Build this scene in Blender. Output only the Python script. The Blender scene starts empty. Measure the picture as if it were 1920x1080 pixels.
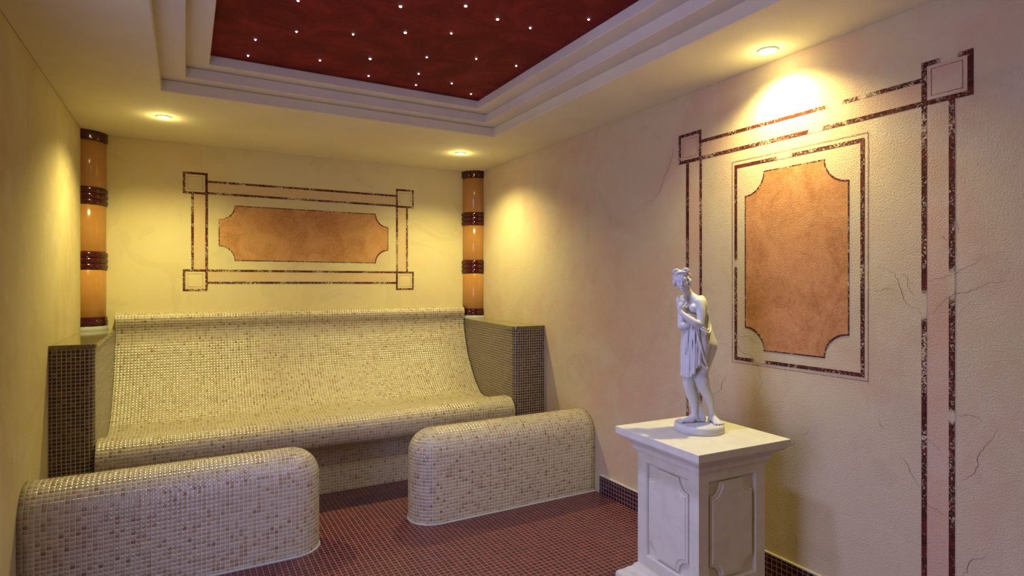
import bpy, bmesh, math, random
import numpy as np
from mathutils import Vector, Matrix
random.seed(7)
sc = bpy.context.scene
COL = sc.collection
PI = math.pi

# ------------------------------------------------------------------ helpers
def link(o, parent=None):
    COL.objects.link(o)
    if parent: o.parent = parent
    return o

def mesh_obj(name, verts, faces, mat=None, parent=None, uvs=None, smooth=False, mats=None, mi=None):
    me = bpy.data.meshes.new(name)
    me.from_pydata([tuple(v) for v in verts], [], [tuple(f) for f in faces])
    if uvs is not None:
        ul = me.uv_layers.new(name='UVMap')
        k = 0
        for fi, f in enumerate(faces):
            for j in range(len(f)):
                ul.data[k].uv = uvs[fi][j]; k += 1
    if mat: me.materials.append(mat)
    if mats:
        for m in mats: me.materials.append(m)
        me.polygons.foreach_set('material_index', mi)
    if smooth: me.polygons.foreach_set('use_smooth', [True]*len(me.polygons))
    me.update()
    return link(bpy.data.objects.new(name, me), parent)

def tag(o, label=None, cat=None, group=None, kind=None):
    if label: o['label'] = label
    if cat: o['category'] = cat
    if group: o['group'] = group
    if kind: o['kind'] = kind
    return o

def empty(name, loc, rz=0.0):
    o = bpy.data.objects.new(name, None)
    o.location = loc; o.rotation_euler = (0, 0, rz); o.empty_display_size = .1
    return link(o)

def quad_uv(p):            # planar metres for axis aligned quads
    v = [Vector(a) for a in p]
    n = (v[1]-v[0]).cross(v[2]-v[0])
    ax = max(range(3), key=lambda i: abs(n[i]))
    i, j = [(1, 2), (0, 2), (0, 1)][ax]
    return [(a[i], a[j]) for a in v]

def lathe_mesh(prof, n=64, clamp=None, c=(0, 0)):
    vs, fs = [], []
    for r, z in prof:
        for k in range(n):
            a = 2*PI*k/n
            x, y = c[0]+r*math.cos(a), c[1]+r*math.sin(a)
            if clamp: x, y = clamp(x, y)
            vs.append((x, y, z))
    for i in range(len(prof)-1):
        for k in range(n):
            a, b = i*n+k, i*n+(k+1) % n
            fs.append((a, b, b+n, a+n))
    fs.append(tuple(range(n))[::-1]); fs.append(tuple((len(prof)-1)*n+k for k in range(n)))
    return vs, fs

def square_loft(prof, c=(0, 0)):
    vs, fs = [], []
    for s, z in prof:
        vs += [(c[0]-s, c[1]-s, z), (c[0]+s, c[1]-s, z), (c[0]+s, c[1]+s, z), (c[0]-s, c[1]+s, z)]
    for i in range(len(prof)-1):
        for k in range(4):
            a, b = i*4+k, i*4+(k+1) % 4
            fs.append((a, b, b+4, a+4))
    fs.append((3, 2, 1, 0)); m = (len(prof)-1)*4
    fs.append((m, m+1, m+2, m+3))
    return vs, fs

# ------------------------------------------------------------------ node helper
class NT:
    def __init__(s, name):
        s.m = bpy.data.materials.new(name); s.m.use_nodes = True
        s.t = s.m.node_tree; s.t.nodes.clear()
        s.out = s.t.nodes.new('ShaderNodeOutputMaterial')
        s.b = s.t.nodes.new('ShaderNodeBsdfPrincipled')
        s.t.links.new(s.b.outputs[0], s.out.inputs[0])
    def n(s, typ, **kw):
        n = s.t.nodes.new(typ)
        for k, v in kw.items(): setattr(n, k, v)
        return n
    def set(s, sock, v):
        if isinstance(v, bpy.types.NodeSocket): s.t.links.new(v, sock)
        else: sock.default_value = v
    def math(s, op, a, b=0.0, c=0.0, clamp=False):
        n = s.n('ShaderNodeMath', operation=op, use_clamp=clamp)
        s.set(n.inputs[0], a); s.set(n.inputs[1], b)
        if len(n.inputs) > 2: s.set(n.inputs[2], c)
        return n.outputs[0]
    def step(s, x, lo, hi, a=0.0, b=1.0):
        n = s.n('ShaderNodeMapRange', interpolation_type='SMOOTHSTEP')
        s.set(n.inputs[0], x); n.inputs[1].default_value = lo; n.inputs[2].default_value = hi
        n.inputs[3].default_value = a; n.inputs[4].default_value = b
        return n.outputs[0]
    def noise(s, vec, scale, detail=4, rough=.55, dist=0.0, col=False):
        n = s.n('ShaderNodeTexNoise'); s.set(n.inputs['Vector'], vec)
        n.inputs['Scale'].default_value = scale; n.inputs['Detail'].default_value = detail
        n.inputs['Roughness'].default_value = rough; n.inputs['Distortion'].default_value = dist
        return n.outputs['Color' if col else 'Fac']
    def mix(s, f, a, b, blend='MIX'):
        n = s.n('ShaderNodeMix', data_type='RGBA', blend_type=blend)
        s.set(n.inputs[0], f)
        s.set(n.inputs[6], a if isinstance(a, bpy.types.NodeSocket) else (*a, 1))
        s.set(n.inputs[7], b if isinstance(b, bpy.types.NodeSocket) else (*b, 1))
        return n.outputs[2]
    def bump(s, h, strength, dist):
        n = s.n('ShaderNodeBump'); s.set(n.inputs['Height'], h)
        s.set(n.inputs['Strength'], strength); n.inputs['Distance'].default_value = dist
        return n.outputs[0]
    def pos(s): return s.n('ShaderNodeNewGeometry').outputs['Position']
    def obj(s): return s.n('ShaderNodeTexCoord').outputs['Object']
    def P(s, **kw):
        names = dict(col='Base Color', rough='Roughness', nrm='Normal', spec='Specular IOR Level', metal='Metallic',
                     em='Emission Color', es='Emission Strength', coat='Coat Weight', sss='Subsurface Weight')
        for k, v in kw.items(): s.set(s.b.inputs[names[k]], v)
        return s.m

# ------------------------------------------------------------------ materials
CREAM = (.60, .505, .33)
PINK = (.60, .42, .30)
PALE = (.62, .56, .43)
def plaster(name, base=CREAM, blotch=PINK, paint=None, wear=.5, gaps=(), mottled=None, grain=1.0, warm=.0):
    t = NT(name); p = t.pos()
    n1 = t.noise(p, 1.3, 5, .6, .6)
    n2 = t.noise(p, 4.0, 6, .65, 1.2)
    col = t.mix(t.step(n1, .42, .68), base, blotch)
    col = t.mix(t.step(n2, .45, .72, 0, .45), col, PALE)
    n3 = t.noise(p, 2.1, 3, .5, 2.0)
    col = t.mix(t.step(n3, .56, .60, 0, .13), col, (.40, .33, .2))
    fine = t.noise(p, 165, 4, .6)
    fine2 = t.noise(p, 260, 2, .5)
    h = t.math('ADD', t.math('MULTIPLY', fine, 1.0), t.math('MULTIPLY', fine2, .35))
    if mottled:
        c2 = t.mix(t.step(t.noise(p, 5, 7, .7, 1.0), .35, .68), mottled[0], mottled[1])
        col = t.mix(t.step(t.noise(p, 60, 4, .6), .35, .75, 0, .28), c2, (.74, .44, .23))
    if paint:
        w = t.noise(p, 120, 5, .85, .3)
        w2 = t.noise(p, 6, 3, .6)
        wl = t.math('ADD', w, t.math('MULTIPLY', t.math('SUBTRACT', w2, .5), .40))
        m = t.step(wl, wear-.015, wear+.035, 1, 0)
        for g in gaps:
            d = t.n('ShaderNodeVectorMath', operation='DISTANCE')
            t.set(d.inputs[0], p); d.inputs[1].default_value = g[:3]
            dd = t.math('ADD', d.outputs['Value'], t.math('MULTIPLY', t.math('SUBTRACT', w, .5), .09))
            m = t.math('MULTIPLY', m, t.step(dd, g[3]*.75, g[3]*1.35))
        pc = t.mix(t.step(t.noise(p, 30, 3), .4, .7), paint, tuple(min(1, c*2.2) for c in paint))
        col = t.mix(m, col, pc)
    return t.P(col=col, rough=.85, spec=.25, nrm=t.bump(h, .62*grain, .005))

def mosaic(name, pitch, ramp, grout, gap=.07, rough=.12, puff=.0012, tilt=.35, dirt=0.0, spec=.5):
    t = NT(name)
    uv = t.n('ShaderNodeUVMap').outputs[0]
    sx = t.n('ShaderNodeSeparateXYZ'); t.set(sx.inputs[0], uv)
    u = t.math('DIVIDE', sx.outputs[0], pitch); v = t.math('DIVIDE', sx.outputs[1], pitch)
    fu, fv = t.math('FRACT', t.math('ADD', u, 1000)), t.math('FRACT', t.math('ADD', v, 1000))
    cu, cv = t.math('FLOOR', t.math('ADD', u, 1000.001)), t.math('FLOOR', t.math('ADD', v, 1000.001))
    cm = t.n('ShaderNodeCombineXYZ'); t.set(cm.inputs[0], cu); t.set(cm.inputs[1], cv)
    wn = t.n('ShaderNodeTexWhiteNoise', noise_dimensions='3D'); t.set(wn.inputs[0], cm.outputs[0])
    sc_ = t.n('ShaderNodeSeparateColor'); t.set(sc_.inputs[0], wn.outputs['Color'])
    r1, r2, r3 = sc_.outputs
    du = t.math('MINIMUM', fu, t.math('SUBTRACT', 1, fu)); dv = t.math('MINIMUM', fv, t.math('SUBTRACT', 1, fv))
    d = t.math('MINIMUM', du, dv)
    mask = t.step(d, gap, gap+.05)
    rp = t.n('ShaderNodeValToRGB'); rp.color_ramp.interpolation = 'CONSTANT'
    while len(rp.color_ramp.elements) < len(ramp): rp.color_ramp.elements.new(.5)
    for e, (q, c) in zip(rp.color_ramp.elements, ramp): e.position = q; e.color = (*c, 1)
    t.set(rp.inputs[0], r1)
    tc = t.mix(t.math('MULTIPLY', r2, .35), rp.outputs[0], (.9, .8, .65), 'MULTIPLY')
    if dirt:
        tc = t.mix(t.step(t.noise(t.pos(), 3.0, 4), .4, .7, 0, dirt), tc, (.20, .12, .07), 'MULTIPLY')
    col = t.mix(mask, grout, tc)
    pu = t.math('MULTIPLY', fu, t.math('SUBTRACT', 1, fu)); pv = t.math('MULTIPLY', fv, t.math('SUBTRACT', 1, fv))
    hh = t.math('MULTIPLY', t.math('ADD', t.math('MULTIPLY', pu, 3.2), t.math('MULTIPLY', pv, 3.2)), mask)
    til = t.math('ADD', t.math('MULTIPLY', t.math('SUBTRACT', fu, .5), t.math('SUBTRACT', r2, .5)),
                 t.math('MULTIPLY', t.math('SUBTRACT', fv, .5), t.math('SUBTRACT', r3, .5)))
    hh = t.math('ADD', hh, t.math('MULTIPLY', t.math('MULTIPLY', til, tilt), mask))
    ro = t.mix(mask, (.75,)*3, (rough,)*3)
    return t.P(col=col, rough=ro, spec=spec, nrm=t.bump(hh, 1.0, puff))

def simple(name, col, rough=.5, spec=.5, metal=0.0, noise=None, bump=None, coat=0.0):
    t = NT(name); p = t.obj(); c = (*col, 1)
    if noise:
        c = t.mix(t.step(t.noise(p, noise[0], 6, .62, noise[3] if len(noise) > 3 else .4), .38, .68, 0, noise[2]), col, noise[1])
    kw = {}
    if bump: kw['nrm'] = t.bump(t.noise(p, bump[0], 4), bump[1], bump[2])
    return t.P(col=c, rough=rough, spec=spec, metal=metal, coat=coat, **kw)

def emissive(name, col, strength):
    t = NT(name); return t.P(col=(.02, .02, .02, 1), em=(*col, 1), es=strength)

M_wall = plaster('cream_plaster')
M_back = plaster('cream_plaster_back', base=(.66, .585, .34), blotch=(.63, .51, .30), grain=.35)
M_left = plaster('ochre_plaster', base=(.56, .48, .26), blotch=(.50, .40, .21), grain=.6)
M_ceil = simple('ceiling_plaster', (.72, .67, .49), .85, .2, noise=(2.2, (.66, .59, .43), .6), bump=(90, .25, .004))
M_coffer = simple('coffer_paint', (.68, .62, .52), .8, .2, noise=(2.5, (.60, .54, .46), .5), bump=(70, .15, .003))
t = NT('starry_red_plaster'); p = t.pos()
c = t.mix(t.step(t.noise(p, 3.2, 6, .68, 1.5), .38, .70), (.12, .0045, .0035), (.22, .013, .010))
c = t.mix(t.step(t.noise(p, 38, 5, .7, .5), .52, .74, 0, .35), c, (.28, .030, .026))
M_red = t.P(col=c, rough=.75, spec=.2, nrm=t.bump(t.noise(p, 80, 4), .4, .004))

BEIGE = [(0, (.46, .41, .31)), (.35, (.42, .365, .27)), (.66, (.38, .31, .215)), (.87, (.33, .235, .15)), (.975, (.25, .165, .10))]
M_bench = mosaic('beige_mosaic', .0195, BEIGE, (.64, .59, .50), gap=.05, puff=.0021, tilt=.5, rough=.20, spec=.9)
M_brown = mosaic('brown_mosaic', .0192, [(0, (.045, .022, .012)), (.4, (.065, .035, .018)), (.7, (.10, .055, .028)), (.9, (.14, .085, .045))],
                 (.42, .37, .33), gap=.07, rough=.10)
M_floor = mosaic('red_floor_mosaic', .0265, [(0, (.082, .012, .016)), (.4, (.105, .018, .020)), (.75, (.066, .010, .014))],
                 (.24, .155, .17), gap=.032, rough=.26, puff=.0005, tilt=.12, spec=.35)
M_skirt = mosaic('maroon_skirting_mosaic', .0255, [(0, (.030, .005, .010)), (.5, (.042, .008, .014)), (.8, (.055, .012, .016))],
                 (.30, .20, .22), gap=.045, rough=.12, puff=.0006)
M_slab = simple('olive_granite', (.13, .11, .045), .10, .5, noise=(90, (.26, .23, .11), .9))
M_clay = simple('glazed_ochre_pipe', (.42, .20, .055), .16, .5, noise=(5, (.47, .24, .08), .5))
M_ring = simple('glazed_oxblood', (.05, .004, .005), .10, .6)
M_stone = simple('cast_stone', (.64, .63, .52), .6, .3, noise=(7, (.56, .53, .43), .6, 2.0), bump=(60, .12, .002))
M_statue = simple('white_plaster_cast', (.57, .58, .57), .45, .35, noise=(25, (.50, .51, .50), .4))
M_seal = simple('grey_sealant', (.40, .42, .42), .5)
M_metal = simple('warm_white_trim', (.75, .66, .45), .35, .5)
M_lamp = emissive('warm_lamp', (1.0, .84, .38), 22)
M_cool = emissive('cool_lamp', (.72, .74, 1.0), 12)
M_star = emissive('star_fibre', (.85, .82, 1.0), 14)
M_glow = emissive('star_fibre_dim', (.85, .82, 1.0), 6)
M_door = simple('frosted_door', (.30, .26, .22), .4)
M_pane = emissive('daylit_frosted_glass', (.60, .62, 1.0), 1.2)
M_crack = simple('hairline_crack', (.10, .065, .05), .9)
gapsR = [(2.34, y, z, r) for y, z, r in [(1.444, 2.101, .030), (1.526, 2.009, .028), (1.679, 1.928, .030), (1.807, .99, .03),
        (1.111, 1.294, .03), (1.111, 1.262, .03), (1.021, 1.352, .045), (1.937, 1.453, .015), (1.03, 2.156, .03), (1.02, .891, .02), (1.33, 2.1, .012)]]
DARK = (.058, .008, .006)
M_stripe = plaster('worn_maroon_stripe', paint=DARK, wear=.565, gaps=gapsR)
M_stripeB = plaster('worn_maroon_stripe_back', base=(.66, .585, .34), blotch=(.63, .51, .30), paint=DARK, wear=.55, grain=.35)
M_line = plaster('thin_ochre_line', paint=(.14, .045, .02), wear=.56)
M_lineB = plaster('thin_ochre_line_back', base=(.64, .53, .32), paint=(.30, .17, .06), wear=.56, grain=.35)
M_panel = plaster('terracotta_paint', mottled=((.58, .27, .115), (.40, .16, .055)), grain=1.0)
M_panelB = plaster('terracotta_paint_back', mottled=((.56, .30, .13), (.42, .19, .07)), grain=.35)
M_band = plaster('salmon_band', base=(.60, .40, .28), blotch=(.58, .42, .30))
M_bandB = plaster('salmon_band_back', base=(.62, .46, .26), blotch=(.62, .47, .29), grain=.35)

# ------------------------------------------------------------------ room
XL, XR, YB, YF, H = -.6, 2.34, 4.82, -1.2, 2.37
def structure(o): o['kind'] = 'structure'; return o
def quadobj(name, pts, mat, parent=None):
    return mesh_obj(name, pts, [(0, 1, 2, 3)], mat, parent, [quad_uv(pts)])
def slab(name, a, b, mat, parent=None, lab=None):
    x0, y0, z0 = a; x1, y1, z1 = b
    v = [(x0, y0, z0), (x1, y0, z0), (x1, y1, z0), (x0, y1, z0), (x0, y0, z1), (x1, y0, z1), (x1, y1, z1), (x0, y1, z1)]
    f = [(0, 3, 2, 1), (4, 5, 6, 7), (0, 1, 5, 4), (1, 2, 6, 5), (2, 3, 7, 6), (3, 0, 4, 7)]
    return mesh_obj(name, v, f, mat, parent, [quad_uv([v[i] for i in q]) for q in f])
T = .12
structure(slab('floor', (XL-T, YF-T, -T), (XR+T, YB+T, 0), M_floor))
DY0, DY1, DZ = .96, 1.88, 2.06       # opening of the glazed door in the left wall
def boxes(name, L, mat):
    vs, fs, uv = [], [], []
    for (x0, y0, z0), (x1, y1, z1) in L:
        b = len(vs); v = [(x0, y0, z0), (x1, y0, z0), (x1, y1, z0), (x0, y1, z0), (x0, y0, z1), (x1, y0, z1), (x1, y1, z1), (x0, y1, z1)]
        vs += v
        for q in [(0, 3, 2, 1), (4, 5, 6, 7), (0, 1, 5, 4), (1, 2, 6, 5), (2, 3, 7, 6), (3, 0, 4, 7)]:
            fs.append(tuple(b+i for i in q)); uv.append(quad_uv([v[i] for i in q]))
    return mesh_obj(name, vs, fs, mat, None, uv)
structure(boxes('wall_left', [((XL-T, YF-T, 0), (XL, DY0, H+.3)), ((XL-T, DY1, 0), (XL, YB+T, H+.3)), ((XL-T, DY0, DZ), (XL, DY1, H+.3))], M_left))
wall_right = structure(slab('wall_right', (XR, YF-T, 0), (XR+T, YB+T, H+.3), M_wall))
wall_back = structure(slab('wall_back', (XL, YB, 0), (XR, YB+T, H+.3), M_back))
structure(slab('wall_front', (XL, YF-T, 0), (XR, YF, H+.3), M_wall))
fr = .05
d = structure(boxes('door_1', [((XL-T, DY0, 0), (XL-.02, DY0+fr, DZ)), ((XL-T, DY1-fr, 0), (XL-.02, DY1, DZ)), ((XL-T, DY0+fr, DZ-fr), (XL-.02, DY1-fr, DZ))], M_door))
pane = slab('door_pane', (XL-.085, DY0+fr+.002, .005), (XL-.075, DY1-fr-.002, DZ-fr-.002), M_pane, d); pane['label'] = 'frosted glass lit by daylight'
v, f = lathe_mesh([(.011, 0), (.011, .30)], 16); mesh_obj('door_handle', [(XL-.045+x, DY0+fr+.06+y, .95+z) for x, y, z in v], f, M_metal, d)
A = bpy.data.lights.new('daylight', 'AREA'); A.shape = 'RECTANGLE'; A.size = DZ-.10; A.size_y = DY1-DY0-.12; A.energy = 25; A.color = (.48, .48, 1.0)
ao = link(bpy.data.objects.new('daylight', A)); ao.location = (XL-.068, (DY0+DY1)/2, DZ/2-.02); ao.rotation_euler = (0, -PI/2, 0)
structure(slab('baseboard_right', (XR-.008, YF, 0), (XR, 3.0, .117), M_skirt))
structure(boxes('baseboard_left', [((XL, YF, 0), (XL+.008, DY0, .117)), ((XL, DY1, 0), (XL+.008, 3.0, .117))], M_skirt))
trim = structure(slab('trim_4', (XR-.010, YF, .117), (XR, 3.0, .124), simple('pale_sealant', (.55, .52, .45), .6)))

# ceiling with a stepped coffer
E0 = (-.113, 1.855, .05, 3.57); E1 = (.0, 1.759, .16, 3.493); E2 = (.108, 1.662, .27, 3.412)
Z0, Z1, Z2, Z3 = H, H+.065, H+.125, H+.18
def rect(e, z): x0, x1, y0, y1 = e; return [(x0, y0, z), (x1, y0, z), (x1, y1, z), (x0, y1, z)]
def ring(name, A, B, mat, extra=None):
    v = A+B; f = [(i, (i+1) % 4, (i+1) % 4+4, i+4) for i in range(4)]
    if extra: v = v+extra; f += [(i+4, (i+1) % 4+4, (i+1) % 4+8, i+8) for i in range(4)]
    return mesh_obj(name, v, f, mat, None, [quad_uv([v[i] for i in q]) for q in f])
top = .30
def deep(name, outer, e, z, ztop, mat):
    # plate with a hole: soffit, hole sides, and a top, so that it has thickness
    v = rect(outer, z)+rect(e, z)+rect(e, ztop)+rect(outer, ztop)
    f = []
    for L in (0, 4, 8):
        f += [(i+L, (i+1) % 4+L, (i+1) % 4+L+4, i+L+4) for i in range(4)]
    f += [(i+12, (i+1) % 4+12, (i+1) % 4, i) for i in range(4)]
    return structure(mesh_obj(name, v, f, mat, None, [quad_uv([v[i] for i in q]) for q in f]))
ceil = deep('ceiling', (XL, XR, YF, YB), E0, Z0, Z1, M_ceil)
deep('trim_1', (XL, XR, YF, YB), E1, Z1, Z2, M_coffer)
deep('trim_2', (XL, XR, YF, YB), E2, Z2, Z3, M_coffer)
red = structure(slab('trim_3', (XL, YF, Z3), (XR, YB, Z3+.1), M_red))
for o in bpy.data.objects:
    if o.name in ('ceiling', 'trim_1', 'trim_2'):
        bm = bmesh.new(); bm.from_mesh(o.data)
        es = [e for e in bm.edges if len(e.link_faces) == 2]
        bmesh.ops.recalc_face_normals(bm, faces=bm.faces); bm.to_mesh(o.data); bm.free()
        b = o.modifiers.new('b', 'BEVEL'); b.width = .006; b.segments = 2; b.limit_method = 'ANGLE'

# fibre-optic stars
stars = [(.413, 2.579, 'at the upper edge of the photo, just right of the second star row start'),
 (.806, 2.417, 0), (1.049, 2.276, 0), (1.227, 2.32, 0), (1.586, 2.119, 0), (1.401, 2.323, 0), (.297, 3.092, 0), (.457, 2.899, 0),
 (.698, 2.797, 0), (.91, 2.658, 0), (1.103, 2.557, 0), (.284, 3.328, 0), (.625, 3.211, 0), (.853, 3.058, 0), (1.107, 2.89, 0),
 (1.344, 2.782, 0), (1.578, 2.764, 0), (.915, 3.313, 0), (1.154, 3.14, 0), (1.205, 3.325, 0), (1.381, 3.194, 0), (1.564, 3.314, 0)]
slabels = ['half-cut star light at the photo top edge above the left part',
 'star light near the photo top edge, left one of the close top pair',
 'star light near the photo top edge, right one of the close top pair',
 'bright star light right of and just below the close top pair',
 'rightmost star light of the red panel, alone by the right edge',
 'star light between the rightmost one and the bright one to its left',
 'star light second nearest the left edge of the red panel, above the corner one',
 'star light third from the left edge, higher than the two beside the edge',
 'star light midway between the upper left star and the large central bright one',
 'largest bright star light in the upper middle of the red panel',
 'star light right of the large central bright one at the same height',
 'star light in the far left corner of the red panel',
 'star light third in from the left corner, along the lower left edge',
 'bright haloed star light in the lower middle, left of its equal neighbour',
 'star light just right of the haloed lower middle one',
 'star light lower right of centre, midway to the right edge',
 'star light closest to the middle of the right long edge',
 'star light near the back edge straight below the haloed one',
 'star light just left above the two small ones near the back edge',
 'small star light hard against the back edge, middle of it',
 'small star light near the back edge, second from the far right corner',
 'tiny star light in the far right corner of the red panel']
big = {9, 13, 3, 1, 2}
sm = None
for i, (x, y, _) in enumerate(stars):
    r = .0062 if i in big else .0045
    v, f = lathe_mesh([(.002, -.004), (r*.8, -.003), (r, 0)], 14)
    o = mesh_obj('star_light', v, f, M_star if i in big else M_star)
    o.location = (x, y, Z3-.0005)
    tag(o, slabels[i], 'star light', 'fibre-optic stars in the red ceiling panel')

# recessed spots
def add_spot(name, x, y, z, label, tilt=(0, 0), energy=60, col=(1, .74, .26), angle=125, lampmat=None, size=.042, soft=.03, blend=1.0, glow=0, group='recessed warm ceiling spotlights'):
    r = empty(name, (x, y, z))
    tag(r, label, 'spotlight', group)
    v, f = lathe_mesh([(size*.72, .006), (size*.74, -.003), (size*.85, -.006), (size, -.004), (size, .0)], 40)
    mesh_obj('trim_ring', v, f[:-2], M_metal, r, smooth=True)
    v, f = lathe_mesh([(size*.2, -.006), (size*.55, -.005), (size*.73, -.001), (size*.73, .004)], 40)
    mesh_obj('lamp_face', v, f, lampmat or M_lamp, r, smooth=True)
    L = bpy.data.lights.new('spot_beam', 'SPOT'); L.energy = energy; L.color = col
    L.spot_size = math.radians(angle); L.spot_blend = blend; L.shadow_soft_size = soft
    lo = bpy.data.objects.new('spot_beam', L); link(lo, r); lo.location = (0, 0, -.03)
    lo.rotation_euler = (math.radians(tilt[0]), math.radians(tilt[1]), 0)
    if glow:
        G = bpy.data.lights.new('bulb_glow', 'POINT'); G.energy = glow; G.color = col; G.shadow_soft_size = .02
        go = bpy.data.objects.new('bulb_glow', G); link(go, r); go.location = (0, 0, -.045)
    return r
WARM = (1, .85, .31)
add_spot('ceiling_spotlight', -.117, 4.115, H, 'round recessed spotlight in front of the left column, left of the coffer', energy=88, col=WARM, angle=140, glow=.9)
add_spot('ceiling_spotlight', 1.858, 4.131, H, 'round recessed spotlight in front of the right column at the back corner', energy=88, col=WARM, angle=140, glow=.9)
add_spot('ceiling_spotlight', 2.204, 1.657, H, 'round recessed spotlight above the tall painted panel on the right wall', energy=78, col=WARM, angle=140, glow=.9)
add_spot('ceiling_spotlight', -.40, .3, H, 'added unseen fill spotlight near the left wall, behind the camera', energy=30, col=(1, .80, .34))  # unseen lamp added as warm ambient fill from behind the camera
add_spot('ceiling_spotlight', 2.1, -.6, H, 'added unseen fill spotlight near the right wall, behind the camera', energy=36, col=(1, .80, .34))  # second added lamp out of view, warms right wall and pedestal

add_spot('added_downlight', .87, 1.75, Z3, 'added unseen cool fill light in the middle of the red star panel', energy=85, col=(.50, .53, 1.0), angle=106, lampmat=M_cool, size=.06, soft=.10, blend=.7, glow=1.2, group='added coffer fill light')  # added lamp out of view, cool fill for divider ends and coffer steps
# ------------------------------------------------------------------ wall paintings
def painting(name, rects, mat, parent, plane, off):
    vs, fs = [], []
    for a0, a1, z0, z1 in rects:
        k = len(vs)
        if plane == 'x': vs += [(XR-off, a0, z0), (XR-off, a0, z1), (XR-off, a1, z1), (XR-off, a1, z0)]
        else: vs += [(a0, YB-off, z0), (a1, YB-off, z0), (a1, YB-off, z1), (a0, YB-off, z1)]
        fs.append((k, k+1, k+2, k+3))
    return mesh_obj(name, vs, fs, mat, parent)
def frame(a0, a1, z0, z1, w):
    return [(a0, a1, z0, z0+w), (a0, a1, z1-w, z1), (a0, a0+w, z0+w, z1-w), (a1-w, a1, z0+w, z1-w)]
def notched(a0, a1, z0, z1, r, n=10):
    pts = []
    for cx, cz, s in ((a0, z0, 0), (a1, z0, 1), (a1, z1, 2), (a0, z1, 3)):
        # quarter arcs around the corner, walked so that the outline stays ccw
        st = {0: 90, 1: 180, 2: 270, 3: 360}[s]
        for k in range(n+1):
            a = math.radians(st-90*k/n)
            pts.append((cx+r*math.cos(a), cz+r*math.sin(a)))
    return pts
def panelpaint(name, a0, a1, z0, z1, r, mat, lmat, parent, plane, off, lw=.006):
    P = lambda a, z, o: (XR-o, a, z) if plane == 'x' else (a, YB-o, z)
    pts = notched(a0, a1, z0, z1, r)
    c = ((a0+a1)/2, (z0+z1)/2)
    vs = [P(*c, off)]+[P(a, z, off) for a, z in pts]; n = len(pts)
    fs = [(0, 1+i, 1+(i+1) % n) for i in range(n)]
    o = mesh_obj(name, vs, fs, mat, parent)
    inner = notched(a0+lw, a1-lw, z0+lw, z1-lw, r)
    vs = [P(a, z, off+.0003) for a, z in pts]+[P(a, z, off+.0003) for a, z in inner]
    mesh_obj('painted_outline', vs, [(i, (i+1) % n, (i+1) % n+n, i+n) for i in range(n)], lmat, o)
    return o
# right wall: a = Y
S = .018
st = []
for a0 in (.957, 2.155): st += frame(a0, a0+.161, 2.001, 2.160, S)
st += [(1.118, 2.155, 2.002, 2.020), (1.118, 2.155, 2.088, 2.105)]
st += [(1.100, 1.118, .124, 2.001), (1.012, 1.031, .124, 2.001), (2.151, 2.168, .124, 2.001), (2.241, 2.261, .124, 2.001)]
o = painting('painted_border', st, M_stripe, wall_right, 'x', .0010); o['label'] = 'worn dark maroon painted double border with corner squares'
o = painting('painted_infill', [(.975, 1.100, 2.020, 2.142), (2.173, 2.298, 2.020, 2.142), (1.031, 1.100, .124, 2.001), (2.168, 2.241, .124, 2.001), (1.118, 2.155, 2.020, 2.088)], M_band, wall_right, 'x', .0005)
o['label'] = 'faded salmon infill between the border stripes'
painting('painted_border', frame(1.322, 1.946, .985, 1.934, .016), M_stripe, wall_right, 'x', .0010)['label'] = 'worn dark maroon rectangle around the terracotta field'
painting('fine_line', frame(1.307, 1.960, .970, 1.953, .0025)+frame(.988, 1.087, 2.032, 2.130, .002)+frame(2.184, 2.283, 2.032, 2.130, .002), M_line, wall_right, 'x', .0012)
panelpaint('painted_panel', 1.382, 1.886, 1.043, 1.880, .103, M_panel, M_stripe, wall_right, 'x', .0005)['label'] = 'upright terracotta painted field with notched corners'
# back wall: a = X
st = []
for a0 in (-.019, 1.567):
    for z0 in (1.302, 2.009): st += frame(a0, a0+.160, z0, z0+.159, .0165)
for z0 in (2.098, 2.013, 1.445, 1.355): st.append((.141, 1.567, z0, z0+.0165))
for a0 in (.034, .125, 1.567, 1.656): st.append((a0, a0+.0175, 1.461, 2.009))
painting('painted_border', st, M_stripeB, wall_back, 'y', .0010)['label'] = 'worn dark maroon double border with corner squares over the bench'
painting('painted_infill', [(.0515, .125, 1.461, 2.009), (1.5845, 1.656, 1.461, 2.009), (.141, 1.567, 2.03, 2.098), (.141, 1.567, 1.372, 1.445)], M_bandB, wall_back, 'y', .0005)
fl = []
for a0 in (.012, 1.598):
    for z0 in (1.332, 2.039): fl += frame(a0, a0+.098, z0, z0+.098, .0025)
painting('fine_line', fl, M_lineB, wall_back, 'y', .0012)
panelpaint('painted_panel', .212, 1.500, 1.527, 1.943, .107, M_panelB, M_stripeB, wall_back, 'y', .0005, .007)['label'] = 'lying terracotta painted field with notched corners'

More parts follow.
